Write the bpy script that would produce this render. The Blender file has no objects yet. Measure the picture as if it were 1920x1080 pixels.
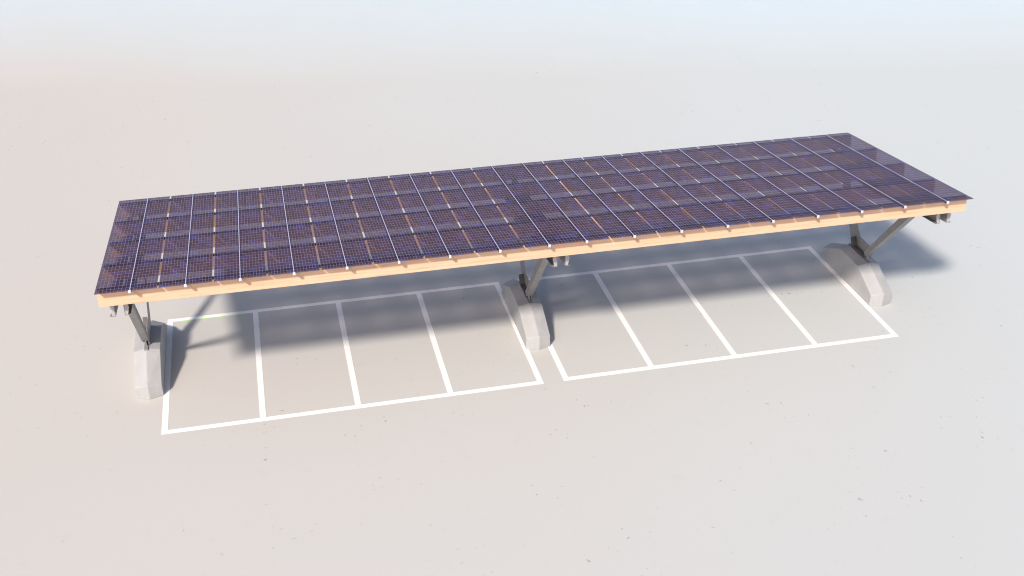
import bpy, math, random
from mathutils import Vector
random.seed(7)
S = bpy.context.scene
C = S.collection
R = math.radians

# ------------------------------------------------------------------ helpers
def mesh(name, verts, faces, mat, parent=None, loc=(0, 0, 0), rot=(0, 0, 0), uv=None):
    m = bpy.data.meshes.new(name)
    m.from_pydata([tuple(v) for v in verts], [], faces)
    if uv is not None:
        lay = m.uv_layers.new(name="UVMap")
        for lp in m.loops:
            lay.data[lp.index].uv = uv[lp.vertex_index]
    m.materials.append(mat)
    m.update()
    o = bpy.data.objects.new(name, m)
    C.objects.link(o)
    o.parent = parent
    o.location = loc
    o.rotation_euler = rot
    return o

BOXF = [(0, 3, 2, 1), (4, 5, 6, 7), (0, 1, 5, 4), (1, 2, 6, 5), (2, 3, 7, 6), (3, 0, 4, 7)]

class MB:
    """collects boxes and prisms for ONE mesh"""
    def __init__(self):
        self.v = []; self.f = []
    def box(self, x0, x1, y0, y1, z0, z1):
        b = len(self.v)
        self.v += [(x0, y0, z0), (x1, y0, z0), (x1, y1, z0), (x0, y1, z0),
                   (x0, y0, z1), (x1, y0, z1), (x1, y1, z1), (x0, y1, z1)]
        self.f += [tuple(b + i for i in q) for q in BOXF]
        return self
    def prism_x(self, yz, x0, x1):
        """extrude a y-z outline (counter-clockwise seen from +x) along x"""
        b = len(self.v); n = len(yz)
        self.v += [(x0, y, z) for y, z in yz] + [(x1, y, z) for y, z in yz]
        self.f.append(tuple(b + i for i in reversed(range(n))))
        self.f.append(tuple(b + n + i for i in range(n)))
        for i in range(n):
            j = (i + 1) % n
            self.f.append((b + i, b + j, b + n + j, b + n + i))
        return self
    def build(self, name, mat, parent=None, loc=(0, 0, 0), rot=(0, 0, 0), bevel=0):
        o = mesh(name, self.v, self.f, mat, parent, loc, rot)
        if bevel:
            md = o.modifiers.new("Bevel", "BEVEL")
            md.width = bevel; md.segments = 2; md.limit_method = 'ANGLE'; md.angle_limit = R(25)
        return o

def new_mat(name):
    m = bpy.data.materials.new(name)
    m.use_nodes = True
    nt = m.node_tree
    return m, nt, nt.nodes["Principled BSDF"], nt.nodes["Material Output"]

def node(nt, t, **kw):
    n = nt.nodes.new(t)
    for k, v in kw.items():
        if k == 'inp':
            for i, x in v.items():
                n.inputs[i].default_value = x
        else:
            setattr(n, k, v)
    return n

def math_node(nt, op, a, b=None, c=None):
    n = node(nt, 'ShaderNodeMath', operation=op)
    for i, x in enumerate((a, b, c)):
        if x is None: continue
        if hasattr(x, 'links'): nt.links.new(x, n.inputs[i])
        else: n.inputs[i].default_value = x
    return n.outputs[0]

def ramp(nt, fac, stops, interp='LINEAR'):
    n = node(nt, 'ShaderNodeValToRGB')
    n.color_ramp.interpolation = interp
    e = n.color_ramp.elements
    while len(e) < len(stops): e.new(0.5)
    for i, (p, c) in enumerate(stops):
        e[i].position = p
        e[i].color = (*c, 1) if len(c) == 3 else c
    nt.links.new(fac, n.inputs[0])
    return n.outputs[0]

def mixc(nt, fac, a, b, blend='MIX'):
    n = node(nt, 'ShaderNodeMix', data_type='RGBA', blend_type=blend)
    for s, x in ((n.inputs[0], fac), (n.inputs[6], a), (n.inputs[7], b)):
        if hasattr(x, 'links'): nt.links.new(x, s)
        elif isinstance(x, (int, float)): s.default_value = x
        else: s.default_value = (*x, 1)
    return n.outputs[2]

def noise(nt, vec, scale, detail=3, rough=0.5):
    n = node(nt, 'ShaderNodeTexNoise', inp={'Scale': scale, 'Detail': detail, 'Roughness': rough})
    nt.links.new(vec, n.inputs['Vector'])
    return n.outputs['Fac']

# ------------------------------------------------------------------ materials
def mat_ground():
    m, nt, b, _ = new_mat('pale_concrete_ground')
    pos = node(nt, 'ShaderNodeNewGeometry').outputs['Position']
    # tone drift painted into the base colour: warmer left, greyer right, broad uneven blend
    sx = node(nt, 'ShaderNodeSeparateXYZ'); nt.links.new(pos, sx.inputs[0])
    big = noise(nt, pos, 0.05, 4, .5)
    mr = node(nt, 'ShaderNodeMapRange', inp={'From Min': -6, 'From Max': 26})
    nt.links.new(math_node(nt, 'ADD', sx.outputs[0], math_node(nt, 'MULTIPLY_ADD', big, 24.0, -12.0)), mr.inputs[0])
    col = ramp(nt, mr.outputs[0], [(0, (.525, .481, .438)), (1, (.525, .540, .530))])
    fine = noise(nt, pos, 1.1, 5, .6)
    col = mixc(nt, math_node(nt, 'MULTIPLY', fine, .07), col, (.45, .44, .43))
    # small scuffs and specks of dirt, in loose clusters
    clus = ramp(nt, noise(nt, pos, .55, 2, .5), [(.50, (0, 0, 0)), (.66, (1, 1, 1))])
    ds = node(nt, 'ShaderNodeTexNoise', inp={'Scale': 9.0, 'Detail': 3}); nt.links.new(pos, ds.inputs['Vector'])
    dv = node(nt, 'ShaderNodeVectorMath', operation='MULTIPLY_ADD'); dv.inputs[1].default_value = (.22, .22, 0)
    nt.links.new(ds.outputs['Color'], dv.inputs[0]); nt.links.new(pos, dv.inputs[2])
    for sc, rad, gate, amt, dark in ((1.9, .075, .80, .62, (.16, .15, .15)), (4.5, .13, .70, .45, (.20, .19, .185))):
        vo = node(nt, 'ShaderNodeTexVoronoi', voronoi_dimensions='2D', inp={'Scale': sc}); nt.links.new(dv.outputs[0], vo.inputs['Vector'])
        cs = node(nt, 'ShaderNodeSeparateColor'); nt.links.new(vo.outputs['Color'], cs.inputs[0])
        edge = math_node(nt, 'MULTIPLY', cs.outputs[1], rad)
        hit = math_node(nt, 'LESS_THAN', vo.outputs['Distance'], edge)
        hit = math_node(nt, 'MULTIPLY', hit, math_node(nt, 'GREATER_THAN', cs.outputs[0], gate))
        hit = math_node(nt, 'MULTIPLY', hit, clus)
        col = mixc(nt, math_node(nt, 'MULTIPLY', hit, amt), col, dark)
    sm = ramp(nt, noise(nt, pos, 1.6, 4, .6), [(.62, (0, 0, 0)), (.74, (1, 1, 1))])
    col = mixc(nt, math_node(nt, 'MULTIPLY', sm, .10), col, (.36, .345, .335))
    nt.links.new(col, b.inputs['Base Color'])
    b.inputs['Roughness'].default_value = .85
    b.inputs['Specular IOR Level'].default_value = .25
    bp = node(nt, 'ShaderNodeBump', inp={'Strength': .06, 'Distance': .02})
    nt.links.new(fine, bp.inputs['Height']); nt.links.new(bp.outputs[0], b.inputs['Normal'])
    return m

def mat_paint():
    m, nt, b, _ = new_mat('white_line_paint')
    pos = node(nt, 'ShaderNodeNewGeometry').outputs['Position']
    col = ramp(nt, noise(nt, pos, 3.0, 5, .65), [(.3, (.83, .78, .745)), (.7, (.88, .835, .80))])
    wear = ramp(nt, noise(nt, pos, 22, 4, .7), [(.60, (0, 0, 0)), (.72, (1, 1, 1))])
    wear = math_node(nt, 'MULTIPLY', wear, ramp(nt, noise(nt, pos, .9, 3, .5), [(.45, (0, 0, 0)), (.7, (1, 1, 1))]))
    col = mixc(nt, math_node(nt, 'MULTIPLY', wear, .45), col, (.53, .51, .49))
    nt.links.new(col, b.inputs['Base Color'])
    b.inputs['Roughness'].default_value = .6
    return m

def mat_plain(name, c, rough, metal=0.0, spec=.5, var=.12, scale=6):
    m, nt, b, _ = new_mat(name)
    pos = node(nt, 'ShaderNodeTexCoord').outputs['Object']
    n = noise(nt, pos, scale, 5, .6)
    lo = tuple(x * (1 - var) for x in c); hi = tuple(min(1, x * (1 + var)) for x in c)
    nt.links.new(ramp(nt, n, [(.3, lo), (.7, hi)]), b.inputs['Base Color'])
    b.inputs['Roughness'].default_value = rough
    b.inputs['Metallic'].default_value = metal
    b.inputs['Specular IOR Level'].default_value = spec
    return m

def mat_concrete():
    m, nt, b, _ = new_mat('cast_concrete')
    pos = node(nt, 'ShaderNodeTexCoord').outputs['Object']
    col = ramp(nt, noise(nt, pos, 1.6, 5, .6), [(.3, (.375, .365, .362)), (.7, (.43, .42, .416))])
    mp = node(nt, 'ShaderNodeMapping'); mp.inputs['Scale'].default_value = (5, 5, .8); nt.links.new(pos, mp.inputs[0])
    st = ramp(nt, noise(nt, mp.outputs[0], 1.6, 4, .6), [(.5, (0, 0, 0)), (.72, (1, 1, 1))])
    col = mixc(nt, math_node(nt, 'MULTIPLY', st, .16), col, (.30, .28, .27))
    pores = ramp(nt, noise(nt, pos, 30, 2, .5), [(.64, (0, 0, 0)), (.74, (1, 1, 1))])
    col = mixc(nt, math_node(nt, 'MULTIPLY', pores, .25), col, (.25, .24, .23))
    nt.links.new(col, b.inputs['Base Color'])
    b.inputs['Roughness'].default_value = .9
    b.inputs['Specular IOR Level'].default_value = .2
    bp = node(nt, 'ShaderNodeBump', inp={'Strength': .15, 'Distance': .02})
    nt.links.new(noise(nt, pos, 14, 5, .6), bp.inputs['Height']); nt.links.new(bp.outputs[0], b.inputs['Normal'])
    return m

def mat_wood():
    m, nt, b, _ = new_mat('laminated_timber')
    tc = node(nt, 'ShaderNodeTexCoord').outputs['Object']
    mp = node(nt, 'ShaderNodeMapping'); mp.inputs['Scale'].default_value = (.22, 7, 7)
    nt.links.new(tc, mp.inputs[0])
    g = noise(nt, mp.outputs[0], 3.2, 6, .6)
    col = ramp(nt, g, [(.30, (.50, .29, .175)), (.45, (.635, .41, .27)), (.7, (.69, .465, .32))])
    mp2 = node(nt, 'ShaderNodeMapping'); mp2.inputs['Scale'].default_value = (.35, 1.2, 1.2)
    nt.links.new(tc, mp2.inputs[0])
    col = mixc(nt, ramp(nt, noise(nt, mp2.outputs[0], 1.4, 3), [(.45, (0, 0, 0)), (.75, (.5, .5, .5))]), col, (.71, .40, .26))
    nt.links.new(col, b.inputs['Base Color'])
    b.inputs['Roughness'].default_value = .6
    b.inputs['Specular IOR Level'].default_value = .3
    return m

def mat_panel():
    """semi-transparent photovoltaic glass: UVs count cells"""
    m, nt, b, out = new_mat('photovoltaic_glass')
    uv = node(nt, 'ShaderNodeUVMap', uv_map='UVMap').outputs[0]
    sep = node(nt, 'ShaderNodeSeparateXYZ'); nt.links.new(uv, sep.inputs[0])
    u, v = sep.outputs[0], sep.outputs[1]
    fu, fv = math_node(nt, 'FRACT', u), math_node(nt, 'FRACT', v)
    iu, iv = math_node(nt, 'FLOOR', u), math_node(nt, 'FLOOR', v)
    rnd = math_node(nt, 'MULTIPLY', node(nt, 'ShaderNodeObjectInfo').outputs['Random'], 97.0)
    def cell_noise(du):
        cb = node(nt, 'ShaderNodeCombineXYZ')
        nt.links.new(math_node(nt, 'FLOOR', math_node(nt, 'DIVIDE', iu, du)), cb.inputs[0])
        nt.links.new(iv, cb.inputs[1]); nt.links.new(math_node(nt, 'ADD', rnd, du), cb.inputs[2])
        w = node(nt, 'ShaderNodeTexWhiteNoise', noise_dimensions='3D')
        nt.links.new(cb.outputs[0], w.inputs['Vector'])
        return w.outputs['Value']
    c1 = ramp(nt, cell_noise(1.0), [(0, (.027, .010, .022)), (.30, (.034, .013, .030)), (.58, (.040, .016, .046)),
                                    (.80, (.036, .024, .092)), (.93, (.034, .022, .026)), (.97, (.060, .030, .022))], 'CONSTANT')
    c2 = ramp(nt, cell_noise(3.0), [(0, (0, 0, 0)), (.86, (1, 1, 1))], 'CONSTANT')
    cell = mixc(nt, math_node(nt, 'MULTIPLY', c2, .65), c1, (.042, .030, .15))
    # conductor grid between the cells
    lu = math_node(nt, 'LESS_THAN', fu, .085)
    lv = math_node(nt, 'LESS_THAN', fv, .07)
    line = math_node(nt, 'MAXIMUM', lu, lv)
    col = mixc(nt, line, cell, (.22, .175, .27))
    nt.links.new(col, b.inputs['Base Color'])
    b.inputs['Roughness'].default_value = .16
    b.inputs['IOR'].default_value = 1.45
    b.inputs['Specular IOR Level'].default_value = .05
    tr = node(nt, 'ShaderNodeBsdfTransparent'); tr.inputs[0].default_value = (.92, .80, .90, 1)
    mix = node(nt, 'ShaderNodeMixShader')
    nt.links.new(math_node(nt, 'MULTIPLY', math_node(nt, 'SUBTRACT', 1.0, line), .18), mix.inputs[0])
    nt.links.new(b.outputs[0], mix.inputs[1]); nt.links.new(tr.outputs[0], mix.inputs[2])
    nt.links.new(mix.outputs[0], out.inputs['Surface'])
    return m

GROUND, PAINT, CONC, WOOD, PV = mat_ground(), mat_paint(), mat_concrete(), mat_wood(), mat_panel()
STEEL = mat_plain('galvanised_steel', (.265, .258, .258), .5, .25, .5, .12, 5)
DSTEEL = mat_plain('dark_steel', (.09, .085, .085), .5, .3)
ENDM = mat_plain('bright_zinc', (.40, .385, .385), .55, .1)
DARK = mat_plain('black_rubber', (.022, .02, .025), .7)
def mat_back():
    m, nt, b, out = new_mat('clear_glass_back')
    b.inputs['Base Color'].default_value = (.02, .012, .022, 1); b.inputs['Roughness'].default_value = .3
    tr = node(nt, 'ShaderNodeBsdfTransparent'); mix = node(nt, 'ShaderNodeMixShader'); mix.inputs[0].default_value = .9
    nt.links.new(b.outputs[0], mix.inputs[1]); nt.links.new(tr.outputs[0], mix.inputs[2])
    nt.links.new(mix.outputs[0], out.inputs['Surface'])
    return m
BACK = mat_back()
RAIL = mat_plain('anodised_rail', (.50, .48, .60), .5, 0, .5, .04)
EDGE = mat_plain('dark_glass_edge', (.06, .05, .085), .3)
WHITE = mat_plain('white_aluminium', (.52, .51, .56), .5, 0, .5, .03)
GREEN = mat_plain('green_paint', (.42, .75, .16), .6)

# ------------------------------------------------------------------ setting
G = 420
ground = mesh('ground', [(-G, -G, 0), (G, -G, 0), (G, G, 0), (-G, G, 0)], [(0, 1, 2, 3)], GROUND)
ground['kind'] = 'structure'

# ------------------------------------------------------------------ parking bays
BW, GAP, DEP, LW = 2.5, 0.7275, 5.641, 0.159
def bays(x0, label):
    root = bpy.data.objects.new('parking_bay_marking', None); C.objects.link(root)
    root.location = (x0, 0, 0)
    root['label'] = label; root['category'] = 'parking bays'
    root['group'] = 'painted parking bay grids under the carport'
    h = LW / 2; L = 4 * BW
    z0, z1 = .001, .005
    MB().box(-h, L + h, -h, h, z0, z1).build('painted_line', PAINT, root)
    MB().box(-h, L + h, DEP - h, DEP + h, z0, z1).build('painted_line', PAINT, root)
    for i in range(5):
        MB().box(i * BW - h, i * BW + h, h, DEP - h, z0, z1).build('painted_line', PAINT, root)
    return root
bl = bays(0, 'white painted grid of four parking bays between the left and middle concrete footings')
bays(4 * BW + GAP, 'white painted grid of four parking bays between the middle and far right concrete footings')
MB().box(.16, 2.15, DEP - LW / 2 - .034, DEP - LW / 2 - .002, .001, .004).build('green_edge_line', GREEN, bl)

# ------------------------------------------------------------------ solar carport
car = bpy.data.objects.new('solar_carport', None); C.objects.link(car)
car.location = (10.364, 3.3, 0)
car['label'] = 'long solar carport roofed with purple glass panels on timber beams and three concrete footings'
car['category'] = 'solar carport'
OX, OY = 10.364, 3.3

# footings, steel arms
FX = [-0.425, 10.364, 21.165]
YC = 3.3
def footing_mesh():
    hw = .355
    side = [(1.70, 0), (1.70, .36), (2.70, .86), (3.88, .86), (4.92, .36), (4.92, 0)]
    rid = [(1.58, 0), (1.58, .45), (2.68, .95), (3.90, .95), (5.03, .45), (5.03, 0)]
    v = [(-hw, y - YC, z) for y, z in side] + [(0, y - YC, z) for y, z in rid] + [(hw, y - YC, z) for y, z in side]
    f = []
    n = len(side)
    for i in range(n - 1):
        f.append((i, i + n, i + n + 1, i + 1))
        f.append((i + n, i + 2 * n, i + 2 * n + 1, i + n + 1))
    f.append(tuple(range(n)))                       # left flank
    f.append(tuple(2 * n + i for i in reversed(range(n))))
    f.append((0, n - 1, 2 * n - 1, n)); f.append((n, 2 * n - 1, 3 * n - 1, 2 * n))
    return v, f

def tube(p0, p1, w, d0, d1, t):
    """hollow rectangular tube in the y-z plane from p0 to p1, open ended; width w along x, depth d0 -> d1"""
    mb = MB()
    a = Vector((0, *p0)); b = Vector((0, *p1)); ax = (b - a).normalized(); nr = Vector((0, -ax.z, ax.y))
    def quad(y0a, y1a, y0b, y1b, xa, xb):
        pts = []
        for base, lo, hi in ((a, y0a, y1a), (b, y0b, y1b)):
            for x, s in ((xa, lo), (xb, lo), (xb, hi), (xa, hi)):
                q = base + nr * s; pts.append((x, q.y, q.z))
        k = len(mb.v); mb.v.extend(pts)
        mb.f.extend(tuple(k + i for i in q) for q in BOXF)
    ha, hb, hw = d0 / 2, d1 / 2, w / 2
    quad(ha - t, ha, hb - t, hb, -hw, hw)
    quad(-ha, -ha + t, -hb, -hb + t, -hw, hw)
    quad(-ha + t, ha - t, -hb + t, hb - t, -hw, -hw + t)
    quad(-ha + t, ha - t, -hb + t, hb - t, hw - t, hw)
    return mb

fv, ff = footing_mesh()
for cx in FX:
    ft = mesh('concrete_footing', fv, ff, CONC, car, (cx - OX, YC - OY, 0))
    bv = ft.modifiers.new("Bevel", "BEVEL"); bv.width = .014; bv.segments = 2; bv.limit_method = 'ANGLE'; bv.angle_limit = R(12)
    MB().prism_x([(2.62 - YC, .86), (3.95 - YC, .86), (3.95 - YC, .965), (2.62 - YC, .965)], -.05, .05).build('base_plate', STEEL, ft)
    # front arm: hollow tapered tube leaning towards the front of the roof
    fa = tube((2.86 - YC, 1.16), (.72 - YC, 3.78), .19, .15, .24, .014).build('support_arm', STEEL, car, (cx - OX, YC - OY, 0))
    MB().prism_x([(2.80 - YC, .95), (3.00 - YC, .95), (2.98 - YC, 1.25), (2.80 - YC, 1.2)], -.015, .015).build('gusset_plate', STEEL, fa)
    # rear arm: cranked plate with a short flange
    ra = MB().prism_x([(2.86 - YC, .96), (3.95 - YC, .96), (4.22 - YC, 1.46), (5.55 - YC, 3.28), (5.06 - YC, 3.34),
                       (3.80 - YC, 1.74), (3.52 - YC, 1.42), (2.92 - YC, 1.40)], .06, .082)
    ra = ra.build('support_arm', STEEL, car, (cx - OX, YC - OY, 0))
    MB().prism_x([(2.90 - YC, 1.02), (3.66 - YC, 1.02), (3.80 - YC, 1.26), (3.72 - YC, 1.34), (3.58 - YC, 1.08), (2.90 - YC, 1.08)],
                 -.085, .054).build('flange', DSTEEL, ra)

# roof frame: local x along the carport, y up the slope from the front edge, z normal to the glass
TILT = -R(6.891)
X0 = -0.8206; YF, ZF = -1.0639, 4.8337
RL = 6.848
def roof_part(mb, name, mat, x=0.0, v=0.0, w=0.0, parent=None, bevel=0):
    if parent is not None:
        return mb.build(name, mat, parent, (x, v, w), (0, 0, 0), bevel)
    c, s = math.cos(TILT), math.sin(TILT)
    return mb.build(name, mat, car, (x - OX, YF + v * c - w * s - OY, ZF + v * s + w * c), (TILT, 0, 0), bevel)

# rafters: a pair of steel channels over each footing
def channel(sgn):
    h, t, fl = .46, .014, .13
    L = 6.05
    mb = MB()
    x0, x1 = (0, sgn * t) if sgn > 0 else (sgn * t, 0)
    mb.box(x0, x1, 0, L, -h, 0)
    a, b_ = sorted((sgn * t, sgn * fl))
    mb.box(a, b_, 0, L, -h, -h + t)
    mb.box(a, b_, 0, L, -t, 0)
    # cut end stiffener
    return mb
def end_plate(sgn):
    # plate closing the channel, cut on the diagonal
    xz = [(.016, -.016), (.05, -.016), (.118, -.25), (.075, -.444), (.016, -.444)]
    if sgn < 0: xz = [(-x, z) for x, z in reversed(xz)]
    mb = MB(); n = len(xz)
    mb.v = [(x, .004, z) for x, z in xz] + [(x, .016, z) for x, z in xz]
    mb.f = [tuple(reversed(range(n))), tuple(n + i for i in range(n))] + [(i, (i + 1) % n, n + (i + 1) % n, n + i) for i in range(n)]
    return mb
for cx in FX:
    for sgn in (-1, 1):
        r = roof_part(channel(sgn), 'rafter', STEEL, cx + sgn * .103, .66, -.424)
        xa, xb = sorted((sgn * .016, sgn * .118))
        roof_part(end_plate(sgn), 'end_plate', ENDM, 0, 0, 0, r)

# purlins of laminated timber, a black gasket on top of each
PX0, PX1 = -0.80, 21.53
for k in range(5):
    v = (.265 if k == 0 else .205) + k * 1.589
    p = roof_part(MB().box(0, PX1 - PX0, 0, .14, -.385 if k == 0 else -.35, 0), 'timber_beam', WOOD, PX0, v, -.06, bevel=.006)
    roof_part(MB().box(.02, PX1 - PX0 - .02, .02, .12, .002, .036), 'gasket', DARK, 0, 0, 0, p)

# glass panels
edges = [X0, -.035]
xs = -.035; PW = 1.2405
rails = [xs]; gaps = []
for side in range(2):
    for i in range(8):
        gaps.append(xs + PW / 2); edges += [xs + PW / 2, xs + PW]
        xs += PW; rails.append(xs)
    if side == 0:
        xs += .953; edges.append(xs); rails.append(xs)
edges.append(21.548)
print('last rail', rails[-1], len(edges) - 1, 'panels')
NROW = 38
cache = {}
def panel_mesh(wd, ncol):
    key = (round(wd, 3), ncol)
    if key in cache: return cache[key]
    x0, x1, y0, y1, z0, z1 = 0, wd, 0, RL, -.012, 0
    vs = [(x0, y0, z0), (x1, y0, z0), (x1, y1, z0), (x0, y1, z0), (x0, y0, z1), (x1, y0, z1), (x1, y1, z1), (x0, y1, z1)]
    uv = [(.0 if a[0] == 0 else ncol + .1, .0 if a[1] == 0 else NROW + .085) for a in vs]
    o = mesh('solar_panel', vs, BOXF, PV, car, uv=uv)
    o.data.materials.append(EDGE)
    o.data.materials.append(BACK)
    for p_ in o.data.polygons: p_.material_index = 0 if p_.normal.z > .5 else 2 if p_.normal.z < -.5 else 1
    cache[key] = o
    return o
used = set()
for a, b in zip(edges[:-1], edges[1:]):
    ga = .021 if any(abs(a - g_) < 1e-4 for g_ in gaps) else .006
    gb = .021 if any(abs(b - g_) < 1e-4 for g_ in gaps) else .006
    wd = b - a - ga - gb
    ncol = 8 if wd < .7 else (9 if wd < .85 else 11)
    src = panel_mesh(wd, ncol)
    if src.name in used:
        o = src.copy(); C.objects.link(o)
    else:
        o = src; used.add(src.name)
    o.parent = car
    o.location = (a + ga - OX, YF - OY, ZF); o.rotation_euler = (TILT, 0, 0)

# glazing rails over every second joint, each with a white end clamp
first = None
for x in rails:
    if first is None:
        mb = MB().box(-.0085, .0085, -.012, RL, .001, .004)
        first = roof_part(mb, 'glazing_rail', RAIL, x)
        roof_part(MB().box(-.03, .03, .01, RL - .01, -.058, -.022), 'rail_web', DARK, 0, 0, 0, first)
        roof_part(MB().box(-.032, .032, -.05, -.0125, -.052, .02), 'end_clamp', WHITE, 0, 0, 0, first, .008)
    else:
        r = first.copy(); C.objects.link(r); r.parent = car
        r.location.x = x - OX
        for ch in first.children:
            c2 = ch.copy(); C.objects.link(c2); c2.parent = r

# ------------------------------------------------------------------ air
# a bank of thin pale mist lying on the far ground: a wedge that deepens away from the carport
hm = bpy.data.materials.new('thin_mist'); hm.use_nodes = True
hn = hm.node_tree; hn.nodes.clear()
pv = hn.nodes.new('ShaderNodeVolumePrincipled'); ho = hn.nodes.new('ShaderNodeOutputMaterial')
pv.inputs['Color'].default_value = (.85, .94, 1, 1)
pv.inputs['Density'].default_value = .08
hn.links.new(pv.outputs[0], ho.inputs['Volume'])
mist = MB().prism_x([(26, .02), (150, .02), (150, 14), (64, 14)], -160, 220).build('mist', hm)
mist['kind'] = 'stuff'
mist.rotation_euler = (0, 0, R(-9))

# ------------------------------------------------------------------ light
sd = Vector((.67, .95, -1.0)).normalized()
w = bpy.data.worlds.new("World"); S.world = w; w.use_nodes = True
wn = w.node_tree
sky = wn.nodes.new('ShaderNodeTexSky'); sky.sky_type = 'NISHITA'; sky.sun_disc = False
sky.sun_elevation = math.asin(-sd.z); sky.sun_rotation = math.atan2(-sd.x, -sd.y) % (2 * math.pi)
sky.air_density = 1.0; sky.dust_density = 2.0; sky.ozone_density = 1.0
bg = wn.nodes['Background']; bg.inputs['Strength'].default_value = .148
wn.links.new(sky.outputs[0], bg.inputs['Color'])
sun = bpy.data.lights.new('sun', 'SUN'); sun.energy = 4.35; sun.angle = R(5.0); sun.color = (1, .93, .85)
so = bpy.data.objects.new('sun', sun); C.objects.link(so)
so.rotation_euler = sd.to_track_quat('-Z', 'Y').to_euler(); so.location = (-10, -20, 30)

# ------------------------------------------------------------------ camera
cam = bpy.data.cameras.new('camera'); co = bpy.data.objects.new('camera', cam); C.objects.link(co)
co.location = (3.3716, -25.0999, 17.9373)
yaw, pitch = R(13.0607), R(-29.9337)
fw = Vector((math.sin(yaw) * math.cos(pitch), math.cos(yaw) * math.cos(pitch), math.sin(pitch)))
co.rotation_euler = fw.to_track_quat('-Z', 'Y').to_euler()
cam.sensor_width = 36; cam.lens = 36 * 2143.8 / 1920
cam.clip_start = .1; cam.clip_end = 3000
S.camera = co

S.view_settings.view_transform = 'Standard'; S.view_settings.look = 'None'
S.view_settings.exposure = 0.1; S.view_settings.gamma = 1
S.view_settings.use_curve_mapping = False
S.cycles.use_denoising = True
S.cycles.filter_width = 1.1
S.cycles.max_bounces = 8
S.cycles.transparent_max_bounces = 12
S.cycles.volume_bounces = 6
